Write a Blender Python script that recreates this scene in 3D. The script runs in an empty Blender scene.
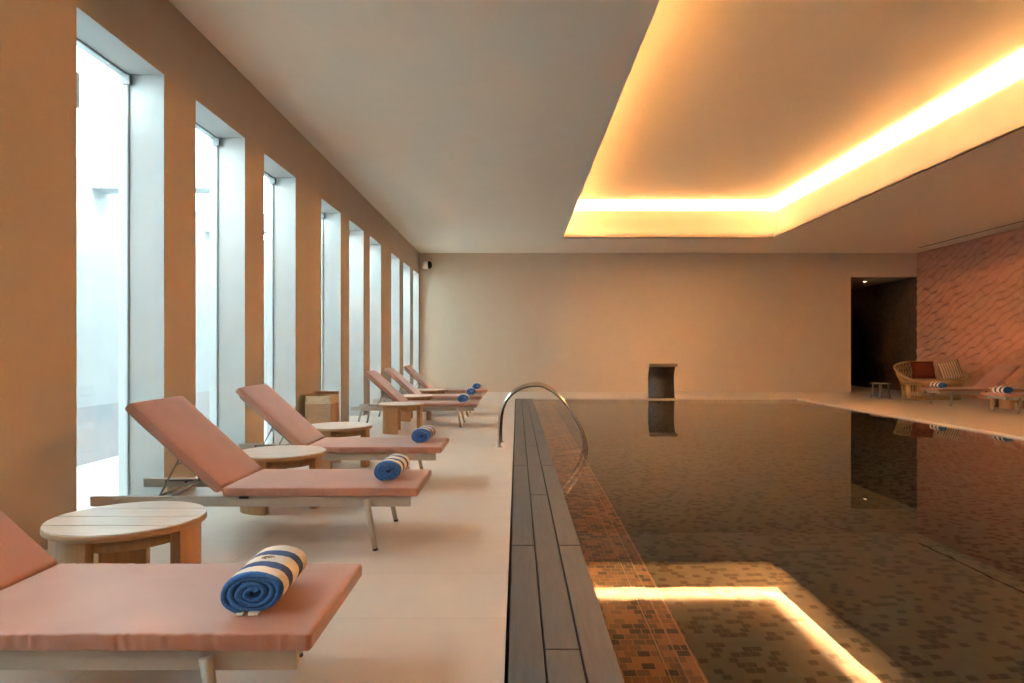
import bpy, bmesh, math, random
from mathutils import Vector, Matrix, noise

random.seed(7)
sc = bpy.context.scene
C = sc.collection
PI = math.pi

# ------------------------------------------------------------------ camera
F_PX, CX, CY, CAM_H = 683.0, 517.0, 351.0, 1.24
cam_d = bpy.data.cameras.new('camera')
cam_d.sensor_width = 36.0
cam_d.lens = F_PX * 36.0 / 1024.0
cam_d.shift_x = (512.0 - CX) / 1024.0
cam_d.shift_y = (CY - 341.5) / 1024.0
cam_d.clip_start = 0.05
cam = bpy.data.objects.new('camera', cam_d)
C.objects.link(cam)
cam.location = (0, 0, CAM_H)
cam.rotation_euler = (PI / 2, 0, 0)
sc.camera = cam

# ------------------------------------------------------------------ sky, light and exposure
SKY_STRENGTH = 15.2
LED_UPPER = 168.0
LED_LEFT = 330.0        # the run above the deck side is the stronger one
LED_LOWER = 3.0
LED_COLOR = (1.0, 0.70, 0.39)
world = bpy.data.worlds.new('world')
sc.world = world
world.use_nodes = True
bg = world.node_tree.nodes['Background']
bg.inputs['Color'].default_value = (0.83, 0.94, 1.0, 1)
bg.inputs['Strength'].default_value = SKY_STRENGTH

vs = sc.view_settings
vs.view_transform = 'Standard'
vs.look = 'None'
vs.exposure = 0.27
vs.gamma = 1.0
vs.use_curve_mapping = False
sc.cycles.use_denoising = True
sc.cycles.max_bounces = 14
sc.cycles.diffuse_bounces = 7
sc.cycles.transparent_max_bounces = 12
sc.cycles.sample_clamp_indirect = 0.0


# ------------------------------------------------------------------ material helpers
def new_mat(name):
    m = bpy.data.materials.new(name)
    m.use_nodes = True
    nt = m.node_tree
    return m, nt, nt.nodes['Principled BSDF']


def N(nt, kind, **kw):
    n = nt.nodes.new(kind)
    for k, v in kw.items():
        if k in n.inputs.keys():
            n.inputs[k].default_value = v
        else:
            setattr(n, k, v)
    return n


def ramp(nt, stops, interp='LINEAR'):
    r = nt.nodes.new('ShaderNodeValToRGB')
    r.color_ramp.interpolation = interp
    el = r.color_ramp.elements
    while len(el) < len(stops):
        el.new(0.5)
    for e, (p, c) in zip(el, stops):
        e.position = p
        e.color = (*c, 1)
    return r


def coords(nt, scale=(1, 1, 1), rot=(0, 0, 0), space='Object'):
    tc = nt.nodes.new('ShaderNodeTexCoord')
    mp = nt.nodes.new('ShaderNodeMapping')
    mp.inputs['Scale'].default_value = scale
    mp.inputs['Rotation'].default_value = rot
    nt.links.new(tc.outputs[space], mp.inputs['Vector'])
    return mp.outputs['Vector']


def bump(nt, bsdf, height, strength=0.2, dist=0.01):
    b = nt.nodes.new('ShaderNodeBump')
    b.inputs['Strength'].default_value = strength
    b.inputs['Distance'].default_value = dist
    nt.links.new(height, b.inputs['Height'])
    nt.links.new(b.outputs['Normal'], bsdf.inputs['Normal'])


def noisy(name, c1, c2, scale=8, rough=0.6, bstr=0.1, bdist=0.003, stretch=(1, 1, 1), metal=0.0, spec=0.5, detail=4):
    m, nt, b = new_mat(name)
    v = coords(nt, stretch)
    n = N(nt, 'ShaderNodeTexNoise', Scale=scale, Detail=detail)
    nt.links.new(v, n.inputs['Vector'])
    r = ramp(nt, [(0.3, c1), (0.7, c2)])
    nt.links.new(n.outputs['Fac'], r.inputs['Fac'])
    nt.links.new(r.outputs['Color'], b.inputs['Base Color'])
    b.inputs['Roughness'].default_value = rough
    b.inputs['Metallic'].default_value = metal
    b.inputs['Specular IOR Level'].default_value = spec
    if bstr:
        bump(nt, b, n.outputs['Fac'], bstr, bdist)
    return m


def emit_mat(name, col, strength):
    m, nt, b = new_mat(name)
    b.inputs['Base Color'].default_value = (*col, 1)
    b.inputs['Emission Color'].default_value = (*col, 1)
    b.inputs['Emission Strength'].default_value = strength
    return m


def wood_mat(name, c1, c2, axis='x', rough=0.5, scale=6):
    m, nt, b = new_mat(name)
    st = {'x': (1, 14, 14), 'y': (14, 1, 14), 'z': (14, 14, 1)}[axis]
    v = coords(nt, st)
    n = N(nt, 'ShaderNodeTexNoise', Scale=scale * 0.5, Detail=6, Roughness=0.65)
    nt.links.new(v, n.inputs['Vector'])
    r = ramp(nt, [(0.28, c1), (0.72, c2)])
    nt.links.new(n.outputs['Fac'], r.inputs['Fac'])
    nt.links.new(r.outputs['Color'], b.inputs['Base Color'])
    b.inputs['Roughness'].default_value = rough
    bump(nt, b, n.outputs['Fac'], 0.12, 0.002)
    return m


def tile_floor_mat():
    m, nt, b = new_mat('stone_tiles')
    tc = nt.nodes.new('ShaderNodeTexCoord')
    mp = nt.nodes.new('ShaderNodeMapping')
    mp.inputs['Location'].default_value = (1.67, 0.03, 0)
    nt.links.new(tc.outputs['Object'], mp.inputs['Vector'])
    br = nt.nodes.new('ShaderNodeTexBrick')
    br.offset = 0.0
    br.inputs['Color1'].default_value = (0.60, 0.525, 0.445, 1)
    br.inputs['Color2'].default_value = (0.57, 0.495, 0.42, 1)
    br.inputs['Mortar'].default_value = (0.42, 0.35, 0.28, 1)
    br.inputs['Scale'].default_value = 1.0
    br.inputs['Mortar Size'].default_value = 0.0022
    br.inputs['Brick Width'].default_value = 1.8
    br.inputs['Row Height'].default_value = 0.64
    nt.links.new(mp.outputs['Vector'], br.inputs['Vector'])
    n = N(nt, 'ShaderNodeTexNoise', Scale=3.0, Detail=6)
    nt.links.new(mp.outputs['Vector'], n.inputs['Vector'])
    mx = N(nt, 'ShaderNodeMix', data_type='RGBA', blend_type='MULTIPLY')
    mx.inputs['Factor'].default_value = 0.5
    r = ramp(nt, [(0.3, (0.86, 0.85, 0.83)), (0.7, (1, 1, 1))])
    nt.links.new(n.outputs['Fac'], r.inputs['Fac'])
    nt.links.new(br.outputs['Color'], mx.inputs['A'])
    nt.links.new(r.outputs['Color'], mx.inputs['B'])
    nt.links.new(mx.outputs['Result'], b.inputs['Base Color'])
    b.inputs['Roughness'].default_value = 0.36
    bump(nt, b, n.outputs['Fac'], 0.04, 0.002)
    return m


def mosaic_mat(name, stops, tile_x, tile_y, mortar, space_rot=(0, 0, 0), offset=0.5, rough=0.4):
    m, nt, b = new_mat(name)
    v = coords(nt, (1, 1, 1), space_rot)
    br = nt.nodes.new('ShaderNodeTexBrick')
    br.offset = offset
    br.inputs['Color1'].default_value = (0, 0, 0, 1)
    br.inputs['Color2'].default_value = (1, 1, 1, 1)
    br.inputs['Mortar'].default_value = (0.5, 0.5, 0.5, 1)
    br.inputs['Scale'].default_value = 1.0
    br.inputs['Mortar Size'].default_value = 0.003
    br.inputs['Brick Width'].default_value = tile_x
    br.inputs['Row Height'].default_value = tile_y
    nt.links.new(v, br.inputs['Vector'])
    r = ramp(nt, stops, 'CONSTANT')
    nt.links.new(br.outputs['Color'], r.inputs['Fac'])
    mx = N(nt, 'ShaderNodeMix', data_type='RGBA')
    nt.links.new(br.outputs['Fac'], mx.inputs['Factor'])
    nt.links.new(r.outputs['Color'], mx.inputs['A'])
    mx.inputs['B'].default_value = (*mortar, 1)
    nt.links.new(mx.outputs['Result'], b.inputs['Base Color'])
    b.inputs['Roughness'].default_value = rough
    b.inputs['Specular IOR Level'].default_value = 0.02     # wet tile under water: no gloss of its own
    return m


def water_mat():
    m, nt, b = new_mat('pool_water')
    b.inputs['Base Color'].default_value = (1.0, 0.97, 0.92, 1)
    b.inputs['Roughness'].default_value = 0.0
    b.inputs['IOR'].default_value = 1.32
    b.inputs['Transmission Weight'].default_value = 1.0
    v = coords(nt)
    n1 = N(nt, 'ShaderNodeTexNoise', Scale=3.2, Detail=2.0)
    n2 = N(nt, 'ShaderNodeTexNoise', Scale=9.0, Detail=1.0)
    nt.links.new(v, n1.inputs['Vector'])
    nt.links.new(v, n2.inputs['Vector'])
    ad = N(nt, 'ShaderNodeMath', operation='MULTIPLY_ADD')
    nt.links.new(n2.outputs['Fac'], ad.inputs[0])
    ad.inputs[1].default_value = 0.3
    nt.links.new(n1.outputs['Fac'], ad.inputs[2])
    bump(nt, b, ad.outputs[0], 0.3, 0.0006)
    return m


def glass_mat():
    m, nt, b = new_mat('window_glass')
    nt.nodes.remove(b)
    out = nt.nodes['Material Output']
    tr = N(nt, 'ShaderNodeBsdfTransparent')
    tr.inputs['Color'].default_value = (0.93, 0.98, 0.975, 1)
    gl = N(nt, 'ShaderNodeBsdfGlossy', Roughness=0.03)
    lw = N(nt, 'ShaderNodeLayerWeight', Blend=0.5)
    pw = N(nt, 'ShaderNodeMath', operation='POWER')
    nt.links.new(lw.outputs['Facing'], pw.inputs[0])
    pw.inputs[1].default_value = 5.0
    fr = N(nt, 'ShaderNodeMath', operation='MULTIPLY_ADD')
    nt.links.new(pw.outputs[0], fr.inputs[0])
    fr.inputs[1].default_value = 0.9
    fr.inputs[2].default_value = 0.04
    mx = N(nt, 'ShaderNodeMixShader')
    nt.links.new(fr.outputs[0], mx.inputs[0])
    nt.links.new(tr.outputs[0], mx.inputs[1])
    nt.links.new(gl.outputs[0], mx.inputs[2])
    nt.links.new(mx.outputs[0], out.inputs['Surface'])
    return m


def cushion_mat():
    m, nt, b = new_mat('salmon_canvas')
    v = coords(nt)
    n = N(nt, 'ShaderNodeTexNoise', Scale=420, Detail=2)
    nt.links.new(v, n.inputs['Vector'])
    n2 = N(nt, 'ShaderNodeTexNoise', Scale=3.5, Detail=4)
    nt.links.new(v, n2.inputs['Vector'])
    r = ramp(nt, [(0.3, (0.40, 0.19, 0.13)), (0.7, (0.47, 0.228, 0.16))])
    nt.links.new(n2.outputs['Fac'], r.inputs['Fac'])
    nt.links.new(r.outputs['Color'], b.inputs['Base Color'])
    b.inputs['Roughness'].default_value = 0.40
    b.inputs['Sheen Weight'].default_value = 0.25
    b.inputs['Sheen Roughness'].default_value = 0.4
    ad = N(nt, 'ShaderNodeMath', operation='MULTIPLY_ADD')
    nt.links.new(n2.outputs['Fac'], ad.inputs[0])
    ad.inputs[1].default_value = 6.0
    nt.links.new(n.outputs['Fac'], ad.inputs[2])
    bump(nt, b, ad.outputs[0], 0.25, 0.002)
    return m


def stripe_mat(name, c1, c2, freq, axis):
    m, nt, b = new_mat(name)
    v = coords(nt)
    sp = N(nt, 'ShaderNodeSeparateXYZ')
    nt.links.new(v, sp.inputs[0])
    mu = N(nt, 'ShaderNodeMath', operation='MULTIPLY')
    mu.inputs[1].default_value = freq
    nt.links.new(sp.outputs[axis], mu.inputs[0])
    fr = N(nt, 'ShaderNodeMath', operation='FRACT')
    nt.links.new(mu.outputs[0], fr.inputs[0])
    r = ramp(nt, [(0.0, c1), (0.62, c2), (0.86, (0.16, 0.07, 0.04))], 'CONSTANT')
    nt.links.new(fr.outputs[0], r.inputs['Fac'])
    nt.links.new(r.outputs['Color'], b.inputs['Base Color'])
    b.inputs['Roughness'].default_value = 0.85
    return m


M = {}
M['wall_tan'] = noisy('tan_plaster', (0.49, 0.385, 0.29), (0.51, 0.40, 0.30), 5, 0.75, 0.05, 0.002)
M['wall_beige'] = noisy('beige_plaster', (0.60, 0.50, 0.385), (0.62, 0.52, 0.40), 4, 0.75, 0.05, 0.002)
M['white'] = noisy('white_paint', (0.44, 0.455, 0.445), (0.46, 0.475, 0.465), 4, 0.6, 0.03, 0.002)
M['ceiling'] = noisy('ceiling_paint', (0.84, 0.745, 0.62), (0.86, 0.765, 0.64), 3, 0.8, 0.03, 0.002)
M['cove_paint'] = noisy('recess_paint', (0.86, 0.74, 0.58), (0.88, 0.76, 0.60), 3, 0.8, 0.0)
M['fascia'] = noisy('darkened_fascia_paint', (0.62, 0.53, 0.42), (0.64, 0.55, 0.44), 3, 0.8, 0.0)  # lip and face darkened in colour so their glow reads dimmer
M['terracotta'] = noisy('terracotta_relief', (0.50, 0.245, 0.16), (0.57, 0.285, 0.19), 9, 0.8, 0.2, 0.006)
M['dark_panel'] = noisy('dark_brown_panel', (0.085, 0.052, 0.033), (0.16, 0.10, 0.065), 7, 0.55, 0.5, 0.01)
M['stone'] = tile_floor_mat()
M['plank'] = wood_mat('grey_decking', (0.062, 0.063, 0.064), (0.10, 0.10, 0.10), 'y', 0.45)
M['gap'] = noisy('dark_joint', (0.012, 0.010, 0.008), (0.02, 0.016, 0.012), 10, 0.8, 0)
M['mosaic'] = mosaic_mat('pool_mosaic',
                         [(0.0, (0.002, 0.0015, 0.001)), (0.29, (0.072, 0.061, 0.044)), (0.6, (0.081, 0.069, 0.049)), (0.85, (0.092, 0.078, 0.055))],
                         0.058, 0.055, (0.075, 0.063, 0.045))
M['mosaic_copper'] = mosaic_mat('copper_mosaic',
                                [(0.0, (0.05, 0.03, 0.02)), (0.25, (0.20, 0.09, 0.045)), (0.6, (0.32, 0.14, 0.06)), (0.85, (0.13, 0.07, 0.04))],
                                0.065, 0.06, (0.36, 0.16, 0.07))
M['copper_line'] = noisy('copper_tile_line', (0.36, 0.17, 0.075), (0.40, 0.19, 0.09), 30, 0.5, 0)
M['water'] = water_mat()
M['glass'] = glass_mat()
M['frame_dark'] = noisy('grey_window_frame', (0.20, 0.22, 0.22), (0.22, 0.24, 0.24), 20, 0.4, 0)
M['cushion'] = cushion_mat()
M['taupe'] = noisy('taupe_metal', (0.42, 0.365, 0.30), (0.44, 0.385, 0.32), 30, 0.42, 0.0)
M['rod'] = noisy('grey_rod', (0.22, 0.18, 0.15), (0.25, 0.21, 0.17), 30, 0.35, 0.0, metal=0.6)
M['rubber'] = noisy('black_rubber', (0.012, 0.012, 0.012), (0.02, 0.02, 0.02), 30, 0.6, 0.0)
M['teak_top'] = wood_mat('weathered_teak', (0.54, 0.455, 0.385), (0.68, 0.59, 0.51), 'x', 0.28)
M['teak'] = wood_mat('golden_teak', (0.33, 0.165, 0.065), (0.47, 0.255, 0.11), 'z', 0.45)
M['teak_rim'] = wood_mat('teak_rim', (0.36, 0.19, 0.085), (0.48, 0.28, 0.14), 'x', 0.45)
M['towel_blue'] = noisy('blue_terry', (0.03, 0.13, 0.42), (0.065, 0.22, 0.58), 160, 0.95, 0.9, 0.004)
M['towel_navy'] = noisy('navy_terry', (0.05, 0.085, 0.20), (0.075, 0.12, 0.27), 160, 0.95, 0.9, 0.004)
M['towel_cream'] = noisy('cream_terry', (0.72, 0.64, 0.54), (0.82, 0.74, 0.64), 160, 0.95, 0.9, 0.004)
M['emblem'] = noisy('emblem_thread', (0.16, 0.16, 0.11), (0.26, 0.22, 0.12), 60, 0.8, 0)
M['label_white'] = noisy('white_label', (0.8, 0.8, 0.8), (0.85, 0.85, 0.85), 30, 0.8, 0)
M['steel'] = noisy('brushed_steel', (0.56, 0.53, 0.49), (0.60, 0.57, 0.53), 30, 0.16, 0.0, metal=1.0)
M['bronze'] = noisy('dark_bronze', (0.085, 0.062, 0.047), (0.12, 0.09, 0.07), 12, 0.38, 0.05, 0.002, metal=0.5)
M['bronze_lip'] = noisy('lighter_bronze', (0.20, 0.155, 0.115), (0.26, 0.20, 0.15), 12, 0.4, 0.05, 0.002, metal=0.4)  # lip in a lighter bronze tone than the blade
M['wicker'] = wood_mat('brown_wicker', (0.33, 0.19, 0.10), (0.46, 0.29, 0.165), 'x', 0.6, 20)
M['linen'] = noisy('linen_liner', (0.50, 0.37, 0.24), (0.56, 0.42, 0.28), 60, 0.9, 0.2, 0.003)
M['rattan'] = noisy('honey_rattan', (0.42, 0.245, 0.10), (0.55, 0.34, 0.15), 40, 0.5, 0.1, 0.002)
M['rust'] = noisy('rust_fabric', (0.20, 0.045, 0.02), (0.25, 0.06, 0.028), 60, 0.9, 0.2, 0.002)
M['seat_fabric'] = noisy('sand_fabric', (0.45, 0.28, 0.17), (0.50, 0.32, 0.20), 60, 0.9, 0.2, 0.002)
M['striped'] = stripe_mat('striped_fabric', (0.58, 0.44, 0.30), (0.34, 0.22, 0.13), 17.0, 'X')
M['grey_metal'] = noisy('grey_metal', (0.30, 0.235, 0.19), (0.34, 0.27, 0.22), 30, 0.5, 0.0)
M['device'] = noisy('white_plastic', (0.82, 0.78, 0.70), (0.85, 0.81, 0.73), 30, 0.4, 0)
M['led_u'] = emit_mat('warm_light_strip', LED_COLOR, LED_UPPER)
M['led_left'] = emit_mat('warm_light_strip_bright', LED_COLOR, LED_LEFT)
M['led_l'] = emit_mat('warm_light_strip_low', LED_COLOR, LED_LOWER)
M['down'] = emit_mat('downlight_lamp', (1.0, 0.72, 0.42), 22.0)
M['ext_wall'] = noisy('courtyard_render', (0.48, 0.51, 0.525), (0.52, 0.545, 0.555), 3, 0.8, 0)
M['ext_low'] = noisy('mottled_reflection_paint', (0.34, 0.37, 0.40), (0.58, 0.47, 0.43), 1.6, 0.8, 0)  # mottling paints the blurred warm reflection of the window glass onto the wall


# ------------------------------------------------------------------ mesh helpers
def box(bm, x0, x1, y0, y1, z0, z1, mi=0, bev=0.0, seg=2):
    r = bmesh.ops.create_cube(bm, size=1.0)
    v = r['verts']
    for p in v:
        p.co = Vector((x0 + (p.co.x + .5) * (x1 - x0), y0 + (p.co.y + .5) * (y1 - y0), z0 + (p.co.z + .5) * (z1 - z0)))
    fs = {f for p in v for f in p.link_faces}
    for f in fs:
        f.material_index = mi
    if bev:
        es = list({e for p in v for e in p.link_edges})
        rb = bmesh.ops.bevel(bm, geom=es, offset=bev, segments=seg, affect='EDGES', profile=0.6)
        for f in rb['faces']:
            f.material_index = mi
        return list({p for f in rb['faces'] for p in f.verts})
    return v


def quad(bm, pts, mi=0):
    f = bm.faces.new([bm.verts.new(p) for p in pts])
    f.material_index = mi
    return f


def tube(bm, pts, r, seg=10, closed=False, mi=0, caps=True, radii=None):
    pts = [Vector(p) for p in pts]
    n = len(pts)
    rings = []
    up = None
    for i in range(n):
        if closed:
            t = pts[(i + 1) % n] - pts[i - 1]
        else:
            t = pts[min(i + 1, n - 1)] - pts[max(i - 1, 0)]
        t.normalize()
        if up is None:
            a = Vector((0, 0, 1)) if abs(t.z) < 0.9 else Vector((1, 0, 0))
            up = t.cross(a).normalized()
        up = (up - t * up.dot(t)).normalized()
        w = t.cross(up)
        rr = radii[i] if radii else r
        rings.append([bm.verts.new(pts[i] + (up * math.cos(2 * PI * k / seg) + w * math.sin(2 * PI * k / seg)) * rr) for k in range(seg)])
    m = n if closed else n - 1
    for i in range(m):
        a, b = rings[i], rings[(i + 1) % n]
        for k in range(seg):
            f = bm.faces.new((a[k], a[(k + 1) % seg], b[(k + 1) % seg], b[k]))
            f.smooth = True
            f.material_index = mi
    if caps and not closed:
        f = bm.faces.new(rings[0][::-1]); f.material_index = mi
        f = bm.faces.new(rings[-1]); f.material_index = mi


def prism(bm, outline, z0, z1, mi=0, bev=0.0):
    """closed outline of (x, y) extruded between two heights"""
    a = [bm.verts.new((x, y, z0)) for x, y in outline]
    b = [bm.verts.new((x, y, z1)) for x, y in outline]
    n = len(a)
    fs = [bm.faces.new(a[::-1]), bm.faces.new(b)]
    for i in range(n):
        fs.append(bm.faces.new((a[i], a[(i + 1) % n], b[(i + 1) % n], b[i])))
    for f in fs:
        f.material_index = mi
    if bev:
        es = list({e for f in fs[:2] for e in f.edges})
        bmesh.ops.bevel(bm, geom=es, offset=bev, segments=2, affect='EDGES')


def smooth_path(pts, n=8):
    P = [Vector(p) for p in pts]
    out = []
    for i in range(len(P) - 1):
        p0, p1, p2, p3 = P[max(i - 1, 0)], P[i], P[i + 1], P[min(i + 2, len(P) - 1)]
        for k in range(n):
            t = k / n
            out.append(0.5 * ((2 * p1) + (p2 - p0) * t + (2 * p0 - 5 * p1 + 4 * p2 - p3) * t * t + (3 * p1 - p0 - 3 * p2 + p3) * t ** 3))
    out.append(P[-1])
    return out


def lathe(bm, prof, seg=24, mi=0):
    rings = []
    for r, z in prof:
        rings.append([bm.verts.new((r * math.cos(2 * PI * k / seg), r * math.sin(2 * PI * k / seg), z)) for k in range(seg)])
    for a, b in zip(rings[:-1], rings[1:]):
        for k in range(seg):
            f = bm.faces.new((a[k], a[(k + 1) % seg], b[(k + 1) % seg], b[k]))
            f.smooth = True
            f.material_index = mi
    f = bm.faces.new(rings[0][::-1]); f.material_index = mi
    f = bm.faces.new(rings[-1]); f.material_index = mi


def obj(name, bm, mats, parent=None, fix=True, smooth=None):
    if fix:
        bmesh.ops.recalc_face_normals(bm, faces=bm.faces[:])
    if smooth is not None:
        for f in bm.faces:
            f.smooth = smooth
    me = bpy.data.meshes.new(name)
    bm.to_mesh(me)
    bm.free()
    for m in (mats if isinstance(mats, (list, tuple)) else [mats]):
        me.materials.append(m)
    o = bpy.data.objects.new(name, me)
    C.objects.link(o)
    if parent is not None:
        o.parent = parent
    return o


def tag(o, label, cat, group=None):
    o['label'] = label
    o['category'] = cat
    if group:
        o['group'] = group
    return o


def thing(name, label, cat, loc=(0, 0, 0), rz=0.0, group=None):
    o = bpy.data.objects.new(name, None)
    o.empty_display_size = 0.1
    C.objects.link(o)
    o.location = loc
    o.rotation_euler = (0, 0, rz)
    return tag(o, label, cat, group)


def struct(name, bm, mats, parent=None, fix=True):
    o = obj(name, bm, mats, parent, fix)
    if parent is None:
        o['kind'] = 'structure'
    return o


def dup(root, loc, rz, label, group=None, skip=()):
    r = root.copy()
    C.objects.link(r)
    r.location = loc
    r.rotation_euler = (0, 0, rz)
    r['label'] = label
    if group:
        r['group'] = group
    for ch in list(root.children):
        if ch.name.split('.')[0] in skip:
            continue
        c = ch.copy()
        C.objects.link(c)
        c.parent = r
        for g in list(ch.children):
            d = g.copy()
            C.objects.link(d)
            d.parent = c
    return r


NEW = bmesh.new

# ------------------------------------------------------------------ the room
XL, XR = -2.94, 12.1          # left and right wall faces
YB, YN = 20.66, -4.0          # back wall and the wall behind the camera
HC = 4.20                     # ceiling height
XO = -3.32                    # outer face of the window wall
PX0, PX1 = 0.415, 7.3         # pool, left and right
PY0, PY1 = -2.2, 17.8         # pool, near and far
WL = -0.03                    # water level
PD = -1.25                    # pool bottom
SX0 = -0.037                  # left edge of the dark boards
DX0, DX1, DH = 10.1, XR, 3.48 # doorway in the back wall

# floor: deck on three sides of the pool and the passage beyond the doorway
bm = NEW()
box(bm, XO - 0.02, SX0 - 0.012, YN, YB, -0.12, 0)
box(bm, SX0 - 0.012, PX1, PY1, YB, -0.12, 0)
box(bm, PX1, XR, YN, YB, -0.12, 0)
box(bm, SX0 - 0.012, PX1, YN, PY0, -0.12, 0)
box(bm, DX0 - 0.3, XR + 0.1, YB, YB + 7.5, -0.12, 0)
struct('floor', bm, M['stone'])

# window wall: nine windows in three groups, two unseen ones added beside the camera for foreground daylight
WINS = []
for g in range(-1, 3):
    for j in range(3):
        y0 = 4.56 + 5.70 * g + 1.69 * j
        WINS.append((y0, y0 + 1.13))
WINS = WINS[1:]
WINS[-1] = (WINS[-1][0], WINS[-1][0] + 1.05)
WH = 3.54
bm = NEW()
ys = [YN] + [v for w in WINS for v in w] + [YB + 0.2]
for k in range(0, len(ys), 2):
    a, b = ys[k], ys[k + 1]
    quad(bm, [(XL, a, 0), (XL, b, 0), (XL, b, WH), (XL, a, WH)], 0)
    quad(bm, [(XO, a, 0), (XO, a, WH), (XO, b, WH), (XO, b, 0)], 2)
quad(bm, [(XL, YN, WH), (XL, YB + .2, WH), (XL, YB + .2, HC + 1.3), (XL, YN, HC + 1.3)], 0)
quad(bm, [(XO, YN, WH), (XO, YN, HC + 1.3), (XO, YB + .2, HC + 1.3), (XO, YB + .2, WH)], 2)
for a, b in WINS:
    quad(bm, [(XL, a, 0), (XL, a, WH), (XO, a, WH), (XO, a, 0)], 1)
    quad(bm, [(XL, b, 0), (XO, b, 0), (XO, b, WH), (XL, b, WH)], 1)
    quad(bm, [(XL, a, WH), (XL, b, WH), (XO, b, WH), (XO, a, WH)], 1)
struct('wall_left', bm, [M['wall_tan'], M['white'], M['ext_wall']], fix=False)

XG = -3.236
for i, (a, b) in enumerate(WINS):
    bm = NEW()
    t = 0.014
    box(bm, XG - .007, XG + .007, a + .001, a + t, 0, WH - .001)
    box(bm, XG - .007, XG + .007, b - t, b - .001, 0, WH - .001)
    box(bm, XG - .007, XG + .007, a + t, b - t, WH - t, WH - .001)
    box(bm, XG - .007, XG + .007, a + t, b - t, 0, t)
    box(bm, XG - .035, XG + .035, b - .05, b - t, WH - .09, WH - t)
    w = struct('window_%d' % (i + 1), bm, M['frame_dark'])
    bm = NEW()
    box(bm, XG - .005, XG + .005, a + t, b - t, t, WH - t)
    obj('pane', bm, M['glass'], w)

# back wall with the doorway at its right end
bm = NEW()
T = 0.24
box(bm, XL - 0.0, DX0, YB, YB + T, 0, HC + 0.02)
box(bm, DX0, XR, YB, YB + T, DH, HC + 0.02)
struct('wall_back', bm, M['wall_beige'])

# passage beyond the doorway
bm = NEW()
box(bm, XR, XR + 0.1, YB, YB + 7.5, 0, DH)
box(bm, DX0 - 0.4, DX0 - 0.3, YB + T, YB + 7.5, 0, DH)
box(bm, DX0 - 0.4, XR + 0.1, YB + 7.5, YB + 7.6, 0, DH)
struct('wall_passage', bm, M['dark_panel'])
bm = NEW()
box(bm, DX0 - 0.4, XR + 0.1, YB + T, YB + 7.6, DH, DH + 0.1)
struct('ceiling_passage', bm, M['wall_beige'])

# right wall: plastered in diagonal scalloped ripples
bm = NEW()
NY, NZ = 560, 180
y_start = 8.0
grid = []
for i in range(NY + 1):
    row = []
    for k in range(NZ + 1):
        y = y_start + (YB - y_start) * i / NY
        z = HC * k / NZ
        w1 = noise.noise(Vector((y * 1.6, z * 1.6, 3.1)))
        w2 = noise.noise(Vector((y * 3.4, z * 3.4, 9.7)))
        u = (-y * 0.90 + z * 0.43) / 0.62 + w2 * 0.22
        v = (y * 0.43 + z * 0.90) / 0.20 + w1 * 0.55 + w2 * 0.25
        row_n = math.floor(v)
        fv = v - row_n
        uu = u + 0.5 * (row_n % 2) + 0.35 * noise.noise(Vector((row_n * 3.7, 0.5, 0.5)))
        fu = uu - math.floor(uu)
        ridge = fv * 1.22 if fv < 0.82 else (1.0 - fv) * 5.55
        h = 0.088 * ridge * (0.15 + 0.85 * math.sin(PI * fu) ** 0.8) * min(1.0, (YB - y) / 0.08, (HC - z) / 0.06)
        row.append(bm.verts.new((XR - 0.002 - max(0.0, h), y, z)))
    grid.append(row)
for i in range(NY):
    for k in range(NZ):
        f = bm.faces.new((grid[i][k], grid[i][k + 1], grid[i + 1][k + 1], grid[i + 1][k]))
        f.smooth = True
quad(bm, [(XR - .002, YN, 0), (XR - .002, YN, HC), (XR - .002, y_start, HC), (XR - .002, y_start, 0)])
struct('wall_right', bm, M['terracotta'], fix=False)

bm = NEW()
box(bm, XO, XR + 0.1, YN - 0.2, YN, 0, HC + 1.3)
struct('wall_front', bm, M['wall_beige'])

# ceiling with the lit recess over the pool
RX0, RX1, RY0, RY1 = 1.205, 6.71, -1.5, 17.9
bm = NEW()
box(bm, XL, RX0, YN, YB, HC, HC + 0.03)
box(bm, RX1, XR, YN, YB, HC, HC + 0.03)
box(bm, RX0, RX1, YN, RY0, HC, HC + 0.03)
box(bm, RX0, RX1, RY1, YB, HC, HC + 0.03)
struct('ceiling', bm, M['ceiling'])

bm = NEW()
sec = [(0.0, HC - .001), (0.0, HC + .14), (.02, HC + .14), (.02, HC + .045), (.15, HC + .045), (.15, HC + .75), (.17, HC + .75), (.17, HC + .64), (.52, HC + .64), (.52, HC + .98)]


def rect_at(o, z):
    return [Vector((RX0 - o, RY0 - o, z)), Vector((RX1 + o, RY0 - o, z)), Vector((RX1 + o, RY1 + o, z)), Vector((RX0 - o, RY1 + o, z))]


rings = [[bm.verts.new(p) for p in rect_at(o, z)] for o, z in sec]
for a, b in zip(rings[:-1], rings[1:]):
    for k in range(4):
        bm.faces.new((a[k], a[(k + 1) % 4], b[(k + 1) % 4], b[k]))
bm.faces.new(rings[-1])
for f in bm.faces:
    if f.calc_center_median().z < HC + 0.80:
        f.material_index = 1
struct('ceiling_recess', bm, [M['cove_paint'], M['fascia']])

# light strips lying in the two troughs of the recess
cove = thing('cove_light', 'warm white light strips hidden in the stepped ceiling recess over the pool', 'cove light', (0, 0, HC))


def strip_ring(o, z, s, mat, left=None):
    a, b = (RX0 - o, RX1 + o), (RY0 - o, RY1 + o)
    z -= HC
    for n, (x0, x1, y0, y1) in enumerate(((a[0] - s, a[0] + s, b[0], b[1]), (a[1] - s, a[1] + s, b[0], b[1]),
                             (a[0] + s, a[1] - s, b[0] - s, b[0] + s), (a[0] + s, a[1] - s, b[1] - s, b[1] + s))):
        m = NEW()
        box(m, x0, x1, y0, y1, z, z + 0.012)
        obj('light_strip', m, left if left and n == 0 else mat, cove)


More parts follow.
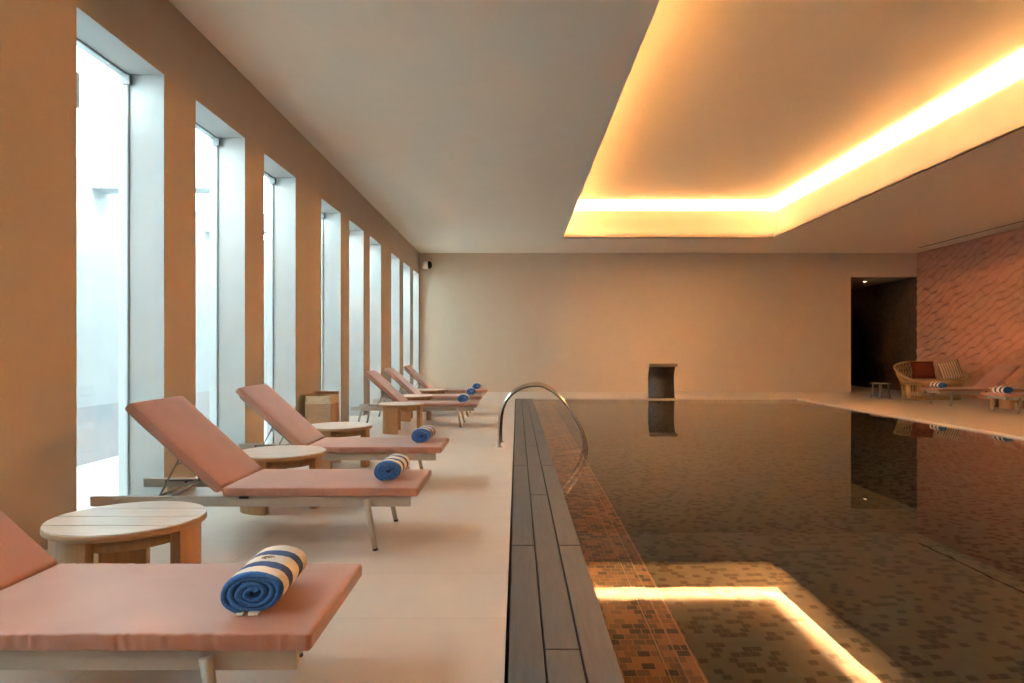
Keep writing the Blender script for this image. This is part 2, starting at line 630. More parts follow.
strip_ring(0.075, HC + 0.115, 0.010, M['led_l'])
strip_ring(0.30, HC + .65, 0.02, M['led_u'], M['led_left'])

# dark slot in the ceiling along the relief wall
vent = thing('ceiling_vent', 'narrow dark linear air slot in the ceiling along the terracotta wall', 'vent', (11.51, 12.0, HC))
bm = NEW()
for x in (-0.05, 0.038):
    box(bm, x, x + .012, -7.6, 7.6, -0.008, 0.0)
box(bm, -0.038, 0.038, -7.6, -7.59, -0.008, 0); box(bm, -0.038, 0.038, 7.59, 7.6, -0.008, 0)
obj('frame', bm, M['ceiling'], vent)
bm = NEW()
box(bm, -0.038, 0.038, -7.59, 7.59, -0.003, 0.0)
obj('slot', bm, M['gap'], vent)

# ------------------------------------------------------------------ the pool
bm = NEW()
LX = 0.86     # width of the shallow ledge
box(bm, PX0 - .3, PX1 + .3, PY0 - .3, PY1 + .3, PD - .1, PD, 0)
box(bm, PX1, PX1 + .3, PY0 - .3, PY1 + .3, PD, -0.121, 0)
box(bm, PX0 - .3, PX1, PY1 + 0.0, PY1 + .3, PD, -0.121, 0)
box(bm, PX0 - .3, PX1, PY0 - .3, PY0, PD, -0.121, 0)
box(bm, PX0 - .3, PX0, PY0, PY1, PD, -0.045, 1)
box(bm, PX0, LX, PY0, PY1, PD, -0.52, 1)
for k in range(3):     # raised tile lines along the ledge
    x = LX - 0.012 - 0.075 * k
    box(bm, x - .003, x + .003, PY0, PY1, -0.52, -0.515, 2)
struct('pool_basin', bm, [M['mosaic'], M['mosaic_copper'], M['copper_line']])
bm = NEW()
quad(bm, [(PX0, PY0, WL), (PX1, PY0, WL), (PX1, PY1, WL), (PX0, PY1, WL)])
wat = struct('pool_water', bm, M['water'])

# dark boards along the edge of the pool
bm = NEW()
edges = [SX0, 0.113, 0.263, 0.408]
for k in range(3):
    y = (4.36 if k != 1 else 2.84) - 3.05 * 3
    while y < PY1 - 0.01:
        y0, y1 = max(y, PY0), min(y + 3.05, PY1 - 0.02)
        if y1 > y0:
            box(bm, edges[k] + .004, edges[k + 1] - .004, y0 + .004, y1 - .004, -0.03, 0.0, 0, 0.004)
        y += 3.05
box(bm, SX0 - .012, PX0 - .003, PY0, PY1, -0.044, -0.031, 1)
struct('trim_1', bm, [M['plank'], M['gap']])

# ------------------------------------------------------------------ the courtyard outside the windows
XC = -4.8
bm = NEW()
box(bm, XC - 0.2, XC, -8, 30, 0.62, 3.35, 0)
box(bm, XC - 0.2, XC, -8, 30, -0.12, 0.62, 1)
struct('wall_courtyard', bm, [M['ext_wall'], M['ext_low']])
bm = NEW()
for y in (-1.2, 2.0, 4.9, 7.71, 10.5, 13.5, 16.5, 19.5):
    box(bm, XC, XO - .001, y, y + 0.29, 3.08, 3.35)
struct('trim_courtyard_beams', bm, M['ext_wall'])
bm = NEW()
box(bm, XC, XO - 0.021, -8, 30, -0.12, -0.02)
struct('ground_courtyard', bm, M['ext_wall'])


# ------------------------------------------------------------------ sun loungers
def rbox_pad(L, W, Tk, nx, wr=0.009, seed=0):
    """padded mattress section from x = -L to 0, centred on y, top at z = 0: rounded edges, creased sides"""
    bm = NEW()
    prof = []
    r = 0.008
    n = 5
    for k in range(n + 1):
        a = PI / 2 * k / n
        prof.append((W / 2 - r + r * math.sin(a), -r + r * math.cos(a)))
    for k in range(1, 3):
        prof.append((W / 2 + 0.002, -r - (Tk - 2 * r) * k / 3))
    for k in range(n + 1):
        a = PI / 2 * k / n
        prof.append((W / 2 - r + r * math.cos(a), -Tk + r - r * math.sin(a)))
    full = [(y, z) for y, z in prof] + [(-y, z) for y, z in reversed(prof)]
    flat_top = [(-(W / 2 - r) * (1 - 2 * k / 8), 0.0) for k in range(1, 8)]
    full = full + flat_top
    xs = []
    cap = [(0.0, 0.010), (0.004, 0.004), (0.012, 0.0)]
    xs = [(-c, ins) for c, ins in cap] + [(-0.012 - (L - 0.024) * k / nx, 0.0) for k in range(1, nx)] + [(-L + c, ins) for c, ins in reversed(cap)]
    rows = []
    for x, ins in xs:
        row = []
        for (y, z) in full:
            yy = y * (1 - ins / (W / 2))
            zz = -Tk / 2 + (z + Tk / 2) * (1 - ins / (Tk / 2))
            side = min(1.0, max(0.0, (abs(y) - (W / 2 - .02)) / 0.012))
            nn = 1.0 - 2.2 * abs(noise.noise(Vector((x * 17 + seed * 13.7 + z * 3, y * 3, z * 4)))) - 1.1 * abs(noise.noise(Vector((x * 38 - z * 5, seed + y, z * 6))))
            yy += math.copysign(side * wr * nn, y)
            if side == 0 and z > -0.02:
                zz += 0.0022 * noise.noise(Vector((x * 5 + seed, y * 6, 1.3))) + 0.004 * (1 - (2 * y / W) ** 2)
            row.append(bm.verts.new((x, yy, zz)))
        rows.append(row)
    m = len(full)
    for a, b in zip(rows[:-1], rows[1:]):
        for k in range(m):
            f = bm.faces.new((a[k], a[(k + 1) % m], b[(k + 1) % m], b[k]))
            f.smooth = True
    bm.faces.new(rows[0]); bm.faces.new(rows[-1])
    return bm


LOUNGER_GROUP_L = 'loungers along the window wall'
LOUNGER_GROUP_R = 'loungers along the terracotta wall'
FOOT = 1.0                      # local x of the mattress foot end
PIV = FOOT - 1.225              # local x of the fold
ANG = math.radians(42.2)


def make_lounger(label):
    t = thing('sun_lounger', label, 'sun lounger')
    bm = NEW()
    fx0, fx1 = FOOT - 0.052 - 2.012, FOOT - 0.052
    for s in (-1, 1):
        y = s * 0.305
        box(bm, fx0, fx1, y - .016, y + .016, 0.262, 0.326, 0, 0.005)
    for x in (PIV - .03, FOOT - 0.36, fx1 - 0.06):
        box(bm, x - .02, x + .02, -.289, .289, 0.272, 0.312, 0, 0.003)
    for k in range(9):        # slats under the mattress
        x = PIV + 0.06 + k * 0.128
        box(bm, x - .03, x + .03, -.289, .289, 0.315, 0.324)
    obj('frame', bm, M['taupe'], t)
    # tapered legs set against the outside of the rails
    for xx, lean in ((FOOT - 0.322, 0.058), (fx0 + 0.18, -0.055)):
        for s in (-1, 1):
            bm = NEW()
            p0 = Vector((xx, s * 0.338, 0.310))
            p1 = Vector((xx + lean, s * 0.362, 0.009))
            tube(bm, [p0, p0.lerp(p1, .5), p1], .02, 16, radii=[.0205, .0185, .0155])
            lg = obj('leg', bm, M['taupe'], t)
            bm = NEW()
            tube(bm, [p1 + Vector((0, 0, .004)), Vector((p1.x + lean * .045, p1.y, 0))], .0165, 14)
            obj('rubber_foot', bm, M['rubber'], lg)
    # mattress in two sections
    bm = rbox_pad(1.225, 0.68, 0.055, 110, seed=1)
    bmesh.ops.translate(bm, verts=bm.verts, vec=(FOOT, 0, 0.385))
    obj('mattress', bm, M['cushion'], t)
    bm = rbox_pad(0.79, 0.68, 0.055, 60, seed=5, wr=.0025)
    rot = Matrix.Rotation(ANG, 4, 'Y')
    bmesh.ops.transform(bm, verts=bm.verts, matrix=Matrix.Translation((PIV + 0.004, 0, 0.388)) @ rot)
    obj('back_cushion', bm, M['cushion'], t)
    # tubular backrest under the back section
    bm = NEW()
    d = Vector((-math.cos(ANG), 0, math.sin(ANG)))
    nrm = Vector((math.sin(ANG), 0, math.cos(ANG)))
    base = Vector((PIV, 0, 0.388)) - nrm * 0.068
    for s in (-1, 1):
        tube(bm, [base + d * .03 + Vector((0, s * .285, 0)), base + d * .73 + Vector((0, s * .285, 0))], .0105, 10)
    for q in (0.03, 0.73):
        tube(bm, [base + d * q + Vector((0, -.285, 0)), base + d * q + Vector((0, .285, 0))], .0105, 10)
    for k in range(6):
        q = .12 + k * .1
        c = base + d * q
        tube(bm, [c + Vector((0, -.285, 0)), c + Vector((0, .285, 0))], .007, 6)
    obj('backrest_frame', bm, M['rod'], t)
    # bent rod stay: two uprights joined by a crossbar that drops into the racks
    bm = NEW()
    lows = []
    for q in (-1, 1):
        hi = Vector((-0.525, q * .25, 0.575))
        lo = Vector((-0.655, q * .262, 0.320))
        tube(bm, [hi, lo], .0062, 8)
        tube(bm, [hi.lerp(lo, .24), Vector((-0.495, q * .25, .538))], .0052, 8)
        lows.append(lo)
    tube(bm, lows, .0062, 8)
    obj('backrest_stay', bm, M['rod'], t)
    bm = NEW()
    tube(bm, smooth_path([(-0.46, -.25, .375), (-0.58, -.255, .322), (-0.60, -.22, .320), (-0.60, .22, .320), (-0.58, .255, .322), (-0.46, .25, .375)], 6), .0055, 8)
    obj('prop_rod', bm, M['rod'], t)
    # notched racks inside the rails
    for q in (-1, 1):
        bm = NEW()
        y = q * 0.2875
        box(bm, fx0 + .16, fx0 + .62, y - .0035, y + .0015, 0.306, 0.313)
        for k in range(4):
            x = fx0 + .17 + k * .14
            box(bm, x - .007, x + .007, y - .004, y + .0015, 0.297, 0.3065)
        obj('notch_rack', bm, M['rubber'], t)
    for q in (-1, 1):
        bm = NEW()
        box(bm, PIV + .10, PIV + .16, q * .322 - .006, q * .322 + .006, .312, .331, 0, .002)
        obj('hinge', bm, M['rubber'], t)
    return t


def place_lounger_l(foot_x, near_y):
    return (foot_x - FOOT, near_y + 0.34, 0)


L_POS = [(-0.622, 2.07), (-0.619, 4.27), (-0.672, 6.08), (-0.65, 11.12), (-0.67, 12.95), (-0.645, 14.9)]
L_LAB = ['salmon-cushioned sun lounger in the foreground, cut off by the frame, topped by the largest towel',
         'salmon-cushioned sun lounger right behind the foreground round table, second of the row by the windows',
         'salmon-cushioned sun lounger in front of the wicker towel bin, third by the windows',
         'salmon-cushioned sun lounger just past the wicker towel bin, fourth of the row by the windows',
         'salmon-cushioned sun lounger second from the far wall in the window row',
         'salmon-cushioned sun lounger closest to the beige far wall in the window row']
lounger = make_lounger(L_LAB[0])
lounger['group'] = LOUNGER_GROUP_L
lounger.location = place_lounger_l(*L_POS[0])
for p, lab in zip(L_POS[1:], L_LAB[1:]):
    dup(lounger, place_lounger_l(*p), 0, lab, LOUNGER_GROUP_L)
R_POS = [(9.50, 15.4), (9.63, 13.5)]
R_LAB = ['salmon-cushioned sun lounger in front of the rattan loveseat across the pool',
         'salmon-cushioned sun lounger across the pool cut off by the right edge of the photo']
for p, lab in zip(R_POS, R_LAB):
    dup(lounger, (p[0] + FOOT, p[1] + 0.34, 0), PI, lab, LOUNGER_GROUP_R)


# ------------------------------------------------------------------ round teak tables
def make_table(label):
    t = thing('side_table', label, 'side table')
    R, H = 0.345, 0.44
    bm = NEW()
    cuts = [-R - .01, -0.168, 0.004, 0.176, R + .01]
    ring_pts = 96
    for a, b in zip(cuts[:-1], cuts[1:]):
        lo, hi = max(a + .0025, -R + .001), min(b - .0025, R - .001)
        right = []
        for k in range(13):
            y = lo + (hi - lo) * k / 12
            right.append((math.sqrt(max(0, R * R - y * y)), y))
        out = right + [(-x, y) for x, y in reversed(right)]
        prism(bm, out, H - .028, H, 0, 0.003)
    obj('tabletop', bm, M['teak_top'], t)
    bm = NEW()
    seg = 72
    prof = [(R - .03, H - .034), (R - .03, H - .0285), (R - .002, H - .0285), (R + .001, H - .026), (R + .001, H - .006), (R + .004, H - .008), (R + .004, H - .03), (R - .002, H - .034)]
    rings = [[bm.verts.new((r * math.cos(2 * PI * k / seg), r * math.sin(2 * PI * k / seg), z)) for k in range(seg)] for r, z in prof]
    for i in range(len(rings)):
        a, b = rings[i], rings[(i + 1) % len(rings)]
        for k in range(seg):
            f = bm.faces.new((a[k], a[(k + 1) % seg], b[(k + 1) % seg], b[k])); f.smooth = True
    obj('rim', bm, M['teak_rim'], t)
    bm = NEW()
    r0, r1, z0, z1 = .235, .262, H - .10, H - .029
    ra = [[bm.verts.new((r * math.cos(2 * PI * k / seg), r * math.sin(2 * PI * k / seg), z)) for k in range(seg)] for r, z in ((r0, z0), (r1, z0), (r1, z1), (r0, z1))]
    for i in range(4):
        a, b = ra[i], ra[(i + 1) % 4]
        for k in range(seg):
            f = bm.faces.new((a[k], a[(k + 1) % seg], b[(k + 1) % seg], b[k])); f.smooth = (i in (1, 3))
    obj('apron', bm, M['teak'], t)
    for deg in (5, 125, 245):
        bm = NEW()
        half = math.radians(24)
        ro, ri = .322, .262
        n = 10
        out = []
        for k in range(n + 1):
            a = math.radians(deg) - half + 2 * half * k / n
            out.append((ro * math.cos(a), ro * math.sin(a)))
        for k in range(n + 1):
            a = math.radians(deg) + half - 2 * half * k / n
            out.append((ri * math.cos(a), ri * math.sin(a)))
        prism(bm, out, 0.0, H - .0345, 0, 0.004)
        obj('leg', bm, M['teak'], t)
    return t


T_POS = [(-1.88, 3.30, 0), (-1.885, 5.46, 0), (-1.92, 7.38, 0), (-1.77, 10.45, 0), (-1.865, 12.3, 0), (-1.81, 14.25, 0)]
T_LAB = ['round weathered teak side table in the foreground beside the largest towel',
         'round weathered teak side table between the second and third loungers by the windows',
         'round weathered teak side table right in front of the wicker towel bin',
         'round teak side table with its broad front leg fully visible, before the fourth window lounger',
         'round teak side table between the fourth and fifth window loungers',
         'round teak side table ahead of the lounger closest to the beige far wall']
TG = 'round teak tables among the window loungers'
table = make_table(T_LAB[0])
table['group'] = TG
table.location = T_POS[0]
for p, lab in zip(T_POS[1:], T_LAB[1:]):
    dup(table, p, 0, lab, TG)
dup(table, (10.62, 14.78, 0), math.radians(-15), 'round teak side table between the two loungers across the pool').pop('group', None)


# ------------------------------------------------------------------ rolled towels
def make_towel(label):
    t = thing('rolled_towel', label, 'towel')
    L = 0.33
    ny = 36
    turns, th = 3.6, 0.0165
    n = int(turns * 26)
    outer, inner = [], []
    for k in range(n + 1):
        a = 2 * PI * turns * k / n
        r = 0.012 + (0.082) * k / n
        wob = 1 + 0.05 * math.sin(a * 2 + 0.6)
        sq = 0.70 + 0.12 * (1 - k / n)
        ca, sa = 1.12 * math.cos(a + 0.59), math.sin(a + 0.59)
        flat = 1.0
        p = Vector((r * wob * ca, r * sq * sa))
        ro = r + th * 0.5
        rin = max(0.002, r - th * 0.5)
        outer.append((ro * wob * ca, ro * sq * sa))
        inner.append((rin * wob * ca, rin * sq * sa))
    # sit on z = 0
    zmin = min(z for x, z in outer)

    def zz(z):
        v = z - zmin
        return v * 0.6 + 0.004 if v < 0.01 else v - 0.0

    bands = [(0.0, 0.014, 0), (0.014, 0.075, 2), (0.075, 0.132, 1), (0.132, 0.2, 2), (0.2, 0.256, 1), (0.256, 0.34, 2)]
    bm = NEW()
    cols = []
    for j in range(ny + 1):
        y = -L / 2 + L * j / ny
        e = min(1.0, (min(j, ny - j) / 2.0))
        shrink = 0.955 + 0.045 * math.sqrt(e)
        co, ci = [], []
        for k in range(n + 1):
            jit = 0.0022 * noise.noise(Vector((outer[k][0] * 40, y * 18, outer[k][1] * 40 + k * .05)))
            off = 0.004 * noise.noise(Vector((k * 0.11, 4.2, 0))) if j in (0, ny) else 0
            s = shrink if k > n - 30 else 1.0
            co.append(bm.verts.new((outer[k][0] * s + jit, y + off, (outer[k][1] - zmin) * (s if k > n - 30 else 1) + jit + .002)))
            ci.append(bm.verts.new((inner[k][0] * s, y + off, (inner[k][1] - zmin) * (s if k > n - 30 else 1) + .002)))
        cols.append((co, ci))

    def mi_at(y):
        v = y + L / 2
        for a, b, m in bands:
            if a <= v < b:
                return m
        return 2

    for j in range(ny):
        (ao, ai), (bo, bi) = cols[j], cols[j + 1]
        m = mi_at(-L / 2 + L * (j + .5) / ny)
        for k in range(n):
            f = bm.faces.new((ao[k], ao[k + 1], bo[k + 1], bo[k])); f.smooth = True; f.material_index = m
            f = bm.faces.new((ai[k], bi[k], bi[k + 1], ai[k + 1])); f.smooth = True; f.material_index = 0 if j < ny // 2 else 2
        f = bm.faces.new((ao[n], ai[n], bi[n], bo[n])); f.material_index = m
        f = bm.faces.new((ao[0], bo[0], bi[0], ai[0])); f.material_index = m
    for (co, ci), m in ((cols[0], 0), (cols[-1], 2)):
        for k in range(n):
            f = bm.faces.new((co[k], co[k + 1], ci[k + 1], ci[k])); f.material_index = m; f.smooth = True
    obj('roll', bm, [M['towel_blue'], M['towel_navy'], M['towel_cream']], t)
    top = max(z for x, z in outer) - zmin
    bm = NEW()     # woven monogram on the middle cream stripe
    cyy = -L / 2 + 0.166

    def on(u, v):
        x = -0.004 + u
        zc = (0.103 * 0.66)
        xx = x / 0.106
        return Vector((x, cyy + v, 0.0))

    ringp = [(0.021 * math.cos(2 * PI * k / 28), 0.014 * math.sin(2 * PI * k / 28)) for k in range(22)]
    squig = [(-.012, -.006), (-.004, .007), (.002, -.006), (.009, .007), (.014, -.004)]
    squig2 = [(-.022, .008), (-.014, .002), (-.008, .010), (0.0, .003)]
    surf = {}
    for line in (ringp, squig, squig2):
        pts = []
        for u, v in line:
            x = -0.002 + u
            # height of the outermost layer at this x
            best = max((z for (xo, z) in outer[-30:] if abs(xo - x) < 0.012), default=0.07)
            cand = sorted(((abs(xo - x), z) for (xo, z) in outer[-34:] if z > 0))[:2]
            d0, d1 = cand[0][0] + 1e-6, cand[1][0] + 1e-6
            zt = (cand[0][1] * d1 + cand[1][1] * d0) / (d0 + d1)
            pts.append((x, cyy + v, zt - zmin + 0.003))
        tube(bm, pts, 0.0016, 6)
    obj('emblem', bm, M['emblem'], t)
    bm = NEW()
    box(bm, -.012, .022, -L / 2 - .012, -L / 2 + .01, 0.001, 0.012, 0, 0.003)
    box(bm, -.052, -.03, -L / 2 - .010, -L / 2 + .01, 0.001, 0.008, 0, 0.003)
    o = obj('hem_label', bm, M['label_white'], t)
    o['label'] = 'small white hem tag'
    return t


TS = 0.388
TW = [(-0.862, 2.37, 3), (-0.845, 4.62, -2), (-0.885, 6.48, -3), (-0.895, 11.42, 1), (-0.90, 13.3, 6), (-0.895, 15.3, -2)]
TW_LAB = ['largest blue and cream striped rolled towel, on the foreground lounger',
          'blue and cream striped rolled towel on the second lounger from the camera by the windows',
          'blue and cream striped rolled towel on the third lounger from the camera by the windows',
          'small rolled striped towel, lowest of the far three by the windows',
          'small rolled striped towel, middle one of the far three by the windows',
          'small rolled striped towel, highest of the far three, closest to the beige far wall']
towel = make_towel(TW_LAB[0])
towel['group'] = 'rolled towels on the window loungers'
towel.location = (TW[0][0], TW[0][1], TS)
towel.rotation_euler = (0, 0, math.radians(TW[0][2]))
for (x, y, a), lab in zip(TW[1:], TW_LAB[1:]):
    dup(towel, (x + .008, y, TS), math.radians(a), lab, 'rolled towels on the window loungers', skip=('emblem', 'hem_label')).scale = (0.9, 0.97, 1)
for x, y, lab in ((9.70, 15.72, 'blue and white striped rolled towel on the lounger in front of the rattan loveseat'),
                  (9.84, 13.84, 'blue and white striped rolled towel on the lounger cut off by the right edge')):
    dup(towel, (x, y, TS), math.radians(2), lab, 'rolled towels across the pool', skip=('emblem', 'hem_label'))

# ------------------------------------------------------------------ pool handrails
RAIL = [(-.232, 0, 0.0), (-.232, 0, .16), (-.222, 0, .34), (-.194, 0, .485), (-.13, 0, .61), (-.04, 0, .705), (.10, 0, .775), (.288, 0, .795), (.42, 0, .745), (.542, 0, .655),
        (.655, 0, .525), (.745, 0, .385), (.855, 0, .172), (.90, 0, -.025), (.885, 0, -.17), (.81, 0, -.31), (.69, 0, -.43), (.58, 0, -.49), (.50, 0, -.505)]


def make_rail(label, loc):
    t = thing('pool_handrail', label, 'handrail', loc, 0, 'pair of pool handrails')
    bm = NEW()
    tube(bm, smooth_path(RAIL, 6), 0.0215, 14)
    obj('tube', bm, M['steel'], t)
    bm = NEW()
    lathe(bm, [(0.045, 0.0), (0.045, 0.006), (0.038, 0.011), (0.024, 0.014)], 24)
    bmesh.ops.translate(bm, verts=bm.verts, vec=(-.232, 0, 0))
    obj('flange', bm, M['steel'], t)
    return t


rail = make_rail('curved steel pool handrail arching from the deck into the water, nearer of the pair', (0, 8.82, 0))
dup(rail, (0.012, 9.27, 0), 0, 'curved steel pool handrail mostly hidden behind its nearer twin', 'pair of pool handrails')

# ------------------------------------------------------------------ waterfall spout at the far edge
fo = thing('waterfall_spout', 'dark bronze curved blade waterfall spout standing at the far edge of the pool', 'fountain', (3.79, 17.86, 0))
bm = NEW()
W2 = 0.335
prof_in, prof_out = [], []
for k in range(17):
    u = k / 16
    z = u * 0.86
    y = 0.02 + 0.30 * math.sin(PI * 0.5 * u) * 0.35 - 0.42 * max(0, u - 0.5) ** 2 * 1.9
    prof_in.append((y, z))
    prof_out.append((y + 0.085 * (1 - 0.45 * u), z + 0.02 * u))
ring = prof_in + prof_out[::-1]
va = [bm.verts.new((-W2, y, z)) for y, z in ring]
vb = [bm.verts.new((W2, y, z)) for y, z in ring]
bm.faces.new(va); bm.faces.new(vb[::-1])
for i in range(len(ring)):
    j = (i + 1) % len(ring)
    f = bm.faces.new((va[i], vb[i], vb[j], va[j])); f.smooth = (i != 16 and i != len(ring) - 1)
obj('blade', bm, M['bronze'], fo)
bm = NEW()
yl, zl = prof_in[-1]
box(bm, -W2 - .004, W2 + .03, yl - .13, yl + .07, zl - .03, zl + .055, 0, 0.008)
o = obj('spout_lip', bm, M['bronze_lip'], fo)
bm = NEW()
box(bm, -W2 - .02, W2 + .02, -0.03, 0.17, 0.0, 0.012, 0, 0.003)
obj('base_plate', bm, M['bronze'], fo)

# ------------------------------------------------------------------ wicker towel bin at the pier
bn = thing('towel_bin', 'tall square woven wicker towel bin with folded-over linen liner against the wall pier', 'bin', (-2.68, 9.42, 0))
bm = NEW()
bw, bd, bh = 0.16, 0.21, 0.60


def frustum_wall(bm, w0, d0, z0, w1, d1, z1, mi=0, rows=1, amp=0.0):
    def ring(w, d, z):
        pts = []
        for (xa, ya, xb, yb) in ((-w, -d, w, -d), (w, -d, w, d), (w, d, -w, d), (-w, d, -w, -d)):
            for k in range(14):
                pts.append(Vector((xa + (xb - xa) * k / 14, ya + (yb - ya) * k / 14, z)))
        return pts
    prev = None
    for r in range(rows + 1):
        u = r / rows
        pts = ring(w0 + (w1 - w0) * u, d0 + (d1 - d0) * u, z0 + (z1 - z0) * u)
        row = []
        for i, p in enumerate(pts):
            nrm = Vector((p.x / max(w0, 1e-3), p.y / max(d0, 1e-3), 0))
            s = amp * (1 if (i + r) % 2 else -1)
            row.append(bm.verts.new(p + nrm.normalized() * s))
        if prev:
            m = len(row)
            for i in range(m):
                f = bm.faces.new((prev[i], prev[(i + 1) % m], row[(i + 1) % m], row[i]))
                f.material_index = mi
        prev = row
    return prev


frustum_wall(bm, bw, bd, 0.0, bw, bd, bh, 0, 40, 0.003)
box(bm, -bw + .004, bw - .004, -bd + .004, bd - .004, 0.0, 0.02)
for sx in (-1, 1):
    for sy in (-1, 1):
        box(bm, sx * bw - .012, sx * bw + .012, sy * bd - .012, sy * bd + .012, 0, bh + .02, 0, 0.004)
obj('basket', bm, M['wicker'], bn)
bm = NEW()
frustum_wall(bm, bw + .014, bd + .014, bh - .075, bw + .008, bd + .008, bh + .03, 0, 6, 0.0015)
frustum_wall(bm, bw + .008, bd + .008, bh + .03, bw - .02, bd - .02, bh + .028, 0, 1)
frustum_wall(bm, bw - .02, bd - .02, bh + .028, bw - .02, bd - .02, 0.06, 0, 6, 0.001)
box(bm, -bw + .02, bw - .02, -bd + .02, bd - .02, 0.05, 0.06)
obj('liner', bm, M['linen'], bn)
bm = NEW()
box(bm, -bw - .01, bw + .01, bd - .012, bd + .012, bh + .031, bh + .075, 0, 0.004)
box(bm, -bw - .018, -bw + .004, -bd, bd, bh + .031, bh + .05, 0, 0.004)
obj('rim', bm, M['teak'], bn)

# ------------------------------------------------------------------ security camera on the back wall
cm = thing('wall_camera', 'small white cylindrical camera mounted high in the corner of the beige far wall', 'camera', (-2.69, YB, 3.81))
bm = NEW()
tube(bm, [(-.12, -.22, .0), (.05, -.25, .0)], .115, 24)
obj('body', bm, M['device'], cm)
bm = NEW()
tube(bm, [(.045, -.249, 0), (.10, -.255, 0), (.135, -.26, 0)], .10, 24, radii=[.116, .11, .07])
o = obj('lens_hood', bm, M['rubber'], cm)
o['label'] = 'black front cap'
bm = NEW()
tube(bm, [(-.02, -.15, 0.02), (-.02, 0, .02)], .03, 12)
box(bm, -.07, .03, -.02, 0.0, -.04, .08, 0, 0.004)
obj('bracket', bm, M['device'], cm)

# ------------------------------------------------------------------ downlight in the passage
dl = thing('downlight', 'tiny lit ceiling downlight inside the dark passage', 'downlight', (11.2, 22.0, DH))
bm = NEW()
lathe(bm, [(0.062, 0.0), (0.062, -0.006), (0.045, -0.008), (0.045, -0.002)], 24)
obj('trim_ring', bm, M['device'], dl)
bm = NEW()
lathe(bm, [(0.042, -0.003), (0.042, -0.009), (0.03, -0.011)], 20)
obj('lamp', bm, M['down'], dl)

# ------------------------------------------------------------------ slim metal stool by the doorway
st = thing('side_stool', 'slim dark metal stool in front of the dark doorway', 'stool', (9.50, 17.85, 0), 0.2)
bm = NEW()
lathe(bm, [(0.22, 0.375), (0.245, 0.378), (0.25, 0.388), (0.25, 0.397), (0.245, 0.402), (0.10, 0.402)], 36)
obj('seat', bm, M['grey_metal'], st)
for k in range(4):
    a = PI / 4 + k * PI / 2
    bm = NEW()
    tube(bm, [(.17 * math.cos(a), .17 * math.sin(a), .376), (.225 * math.cos(a), .225 * math.sin(a), 0)], .016, 10)
    obj('leg', bm, M['grey_metal'], st)
bm = NEW()
for k in range(4):
    a, b = PI / 4 + k * PI / 2, PI / 4 + (k + 1) * PI / 2
    tube(bm, [(.217 * math.cos(a), .217 * math.sin(a), .05), (.217 * math.cos(b), .217 * math.sin(b), .05)], .007, 6)
obj('stretcher', bm, M['grey_metal'], st)

# ------------------------------------------------------------------ rattan loveseat
lv = thing('rattan_loveseat', 'honey rattan basket loveseat against the terracotta wall across the pool', 'loveseat', (10.70, 17.65, 0), math.radians(3))


def sup(a, rx, ry, e=2.6):
    c, s = math.cos(a), math.sin(a)
    k = (abs(c) ** e + abs(s) ** e) ** (-1 / e)
    return rx * c * k, ry * s * k


def basering(z, rx=.67, ry=.43, n=72):
    return [Vector((*sup(2 * PI * k / n, rx, ry), z)) for k in range(n)]


def rim_pt(a):
    """rim of the bowl: low in front (a = -90 deg), high at the back"""
    x, y = sup(a, .88, .52, 2.2)
    back = max(0.0, (math.sin(a) + 0.72) / 1.72)
    z = 0.45 + 0.50 * (back ** 0.75)
    return Vector((x, y + 0.06 * back, z))


bm = NEW()
tube(bm, basering(0.025), 0.024, 8, closed=True)
tube(bm, basering(0.40, .71, .46), 0.024, 8, closed=True)
obj('base_ring', bm, M['rattan'], lv)
bm = NEW()
tube(bm, [rim_pt(2 * PI * k / 96) for k in range(96)], 0.028, 8, closed=True)
obj('rim', bm, M['rattan'], lv)
bm = NEW()
nb = 52
for k in range(nb):
    a = 2 * PI * (k + .5) / nb
    x0, y0 = sup(a, .67, .43); x1, y1 = sup(a, .71, .46)
    tube(bm, [(x0, y0, .025), (x1, y1, .40)], .0075, 6)
# broad bound straps at the front corners
for a0 in (math.radians(-164), math.radians(-16)):
    for k in range(7):
        a = a0 + math.radians(2.0) * (k - 3)
        x0, y0 = sup(a, .675, .435); x1, y1 = sup(a, .715, .465)
        tube(bm, [(x0, y0, .025), (x1, y1, .40)], .015, 6)
obj('base_weave', bm, M['rattan'], lv)
bm = NEW()
nw = 60
for k in range(nw):
    a = 2 * PI * k / nw
    for da in (-0.16, 0.16):
        x0, y0 = sup(a, .71, .46)
        p1 = rim_pt(a + da)
        p0 = Vector((x0, y0, .40))
        mid = p0.lerp(p1, .5)
        mid.x *= 1.03; mid.y *= 1.03
        tube(bm, [p0, mid, p1], .0085, 5)
obj('back_weave', bm, M['rattan'], lv)
bm = NEW()
prof = [(0.60, .395), (.97, .40), (1.0, .42), (1.0, .47), (.97, .50), (.90, .51), (.5, .515)]
seg = 64
rings = []
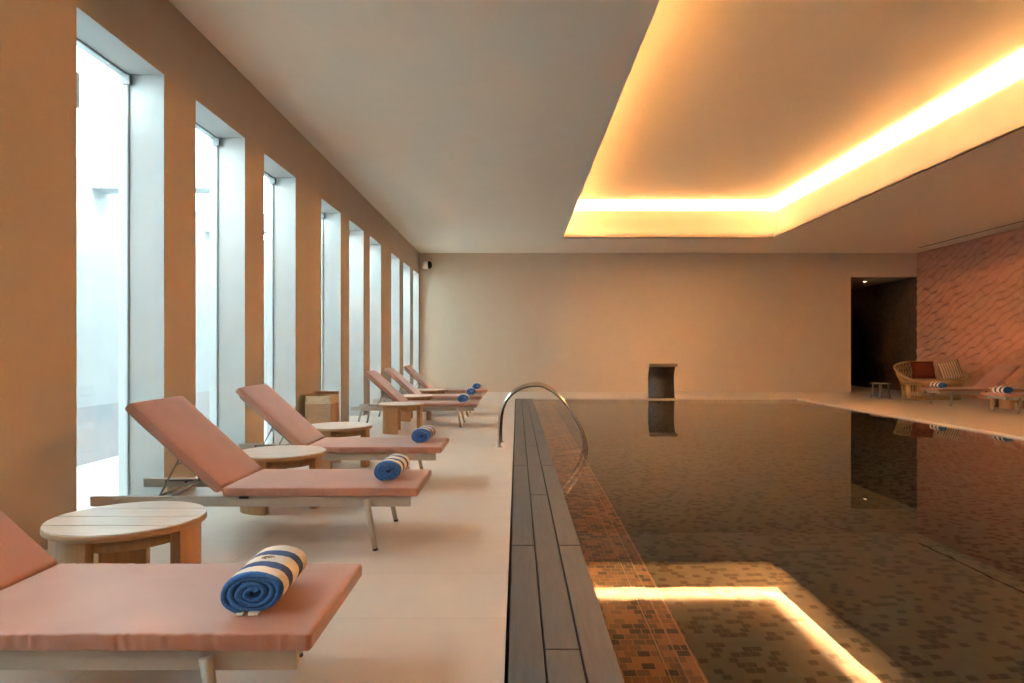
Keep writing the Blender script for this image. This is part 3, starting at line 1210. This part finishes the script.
for sck, z in prof:
    rings.append([bm.verts.new((*sup(2 * PI * k / seg, .70 * sck, .455 * sck), z)) for k in range(seg)])
for a, b in zip(rings[:-1], rings[1:]):
    for k in range(seg):
        f = bm.faces.new((a[k], a[(k + 1) % seg], b[(k + 1) % seg], b[k])); f.smooth = True
bm.faces.new(rings[0][::-1]); bm.faces.new(rings[-1])
obj('seat_cushion', bm, M['seat_fabric'], lv)


def pillow_mesh(w, h, t, n=16):
    bm = NEW()
    sides = []
    for s in (-1, 1):
        g = []
        for i in range(n + 1):
            row = []
            for j in range(n + 1):
                u, v = -1 + 2 * i / n, -1 + 2 * j / n
                e = (1 - u ** 4) * (1 - v ** 4)
                pin = 1 - 0.05 * (1 - abs(u) ** 2) * abs(v) ** 3 - 0.05 * (1 - abs(v) ** 2) * abs(u) ** 3
                row.append(bm.verts.new((u * w / 2 * pin, s * t / 2 * math.sqrt(max(0, e)) + s * .004, v * h / 2 * pin)))
            g.append(row)
        sides.append(g)
        for i in range(n):
            for j in range(n):
                f = bm.faces.new((g[i][j], g[i + 1][j], g[i + 1][j + 1], g[i][j + 1])); f.smooth = True
    a, b = sides
    per = [(i, 0) for i in range(n)] + [(n, j) for j in range(n)] + [(i, n) for i in range(n, 0, -1)] + [(0, j) for j in range(n, 0, -1)]
    for k in range(len(per)):
        p, q = per[k], per[(k + 1) % len(per)]
        f = bm.faces.new((a[p[0]][p[1]], a[q[0]][q[1]], b[q[0]][q[1]], b[p[0]][p[1]])); f.smooth = True
    return bm


o = tag(obj('throw_pillow', pillow_mesh(.64, .46, .16), M['rust']), 'plain rust-red throw pillow on the rattan loveseat', 'pillow')
o.location = (10.58, 17.80, 0.745)
o.rotation_euler = (math.radians(-14), 0, math.radians(6))
o = tag(obj('throw_pillow', pillow_mesh(.54, .50, .15), M['striped']), 'cream striped throw pillow leaning to one side on the rattan loveseat', 'pillow')
o.location = (11.26, 17.76, 0.745)
o.rotation_euler = (math.radians(-16), math.radians(-13), math.radians(-12))
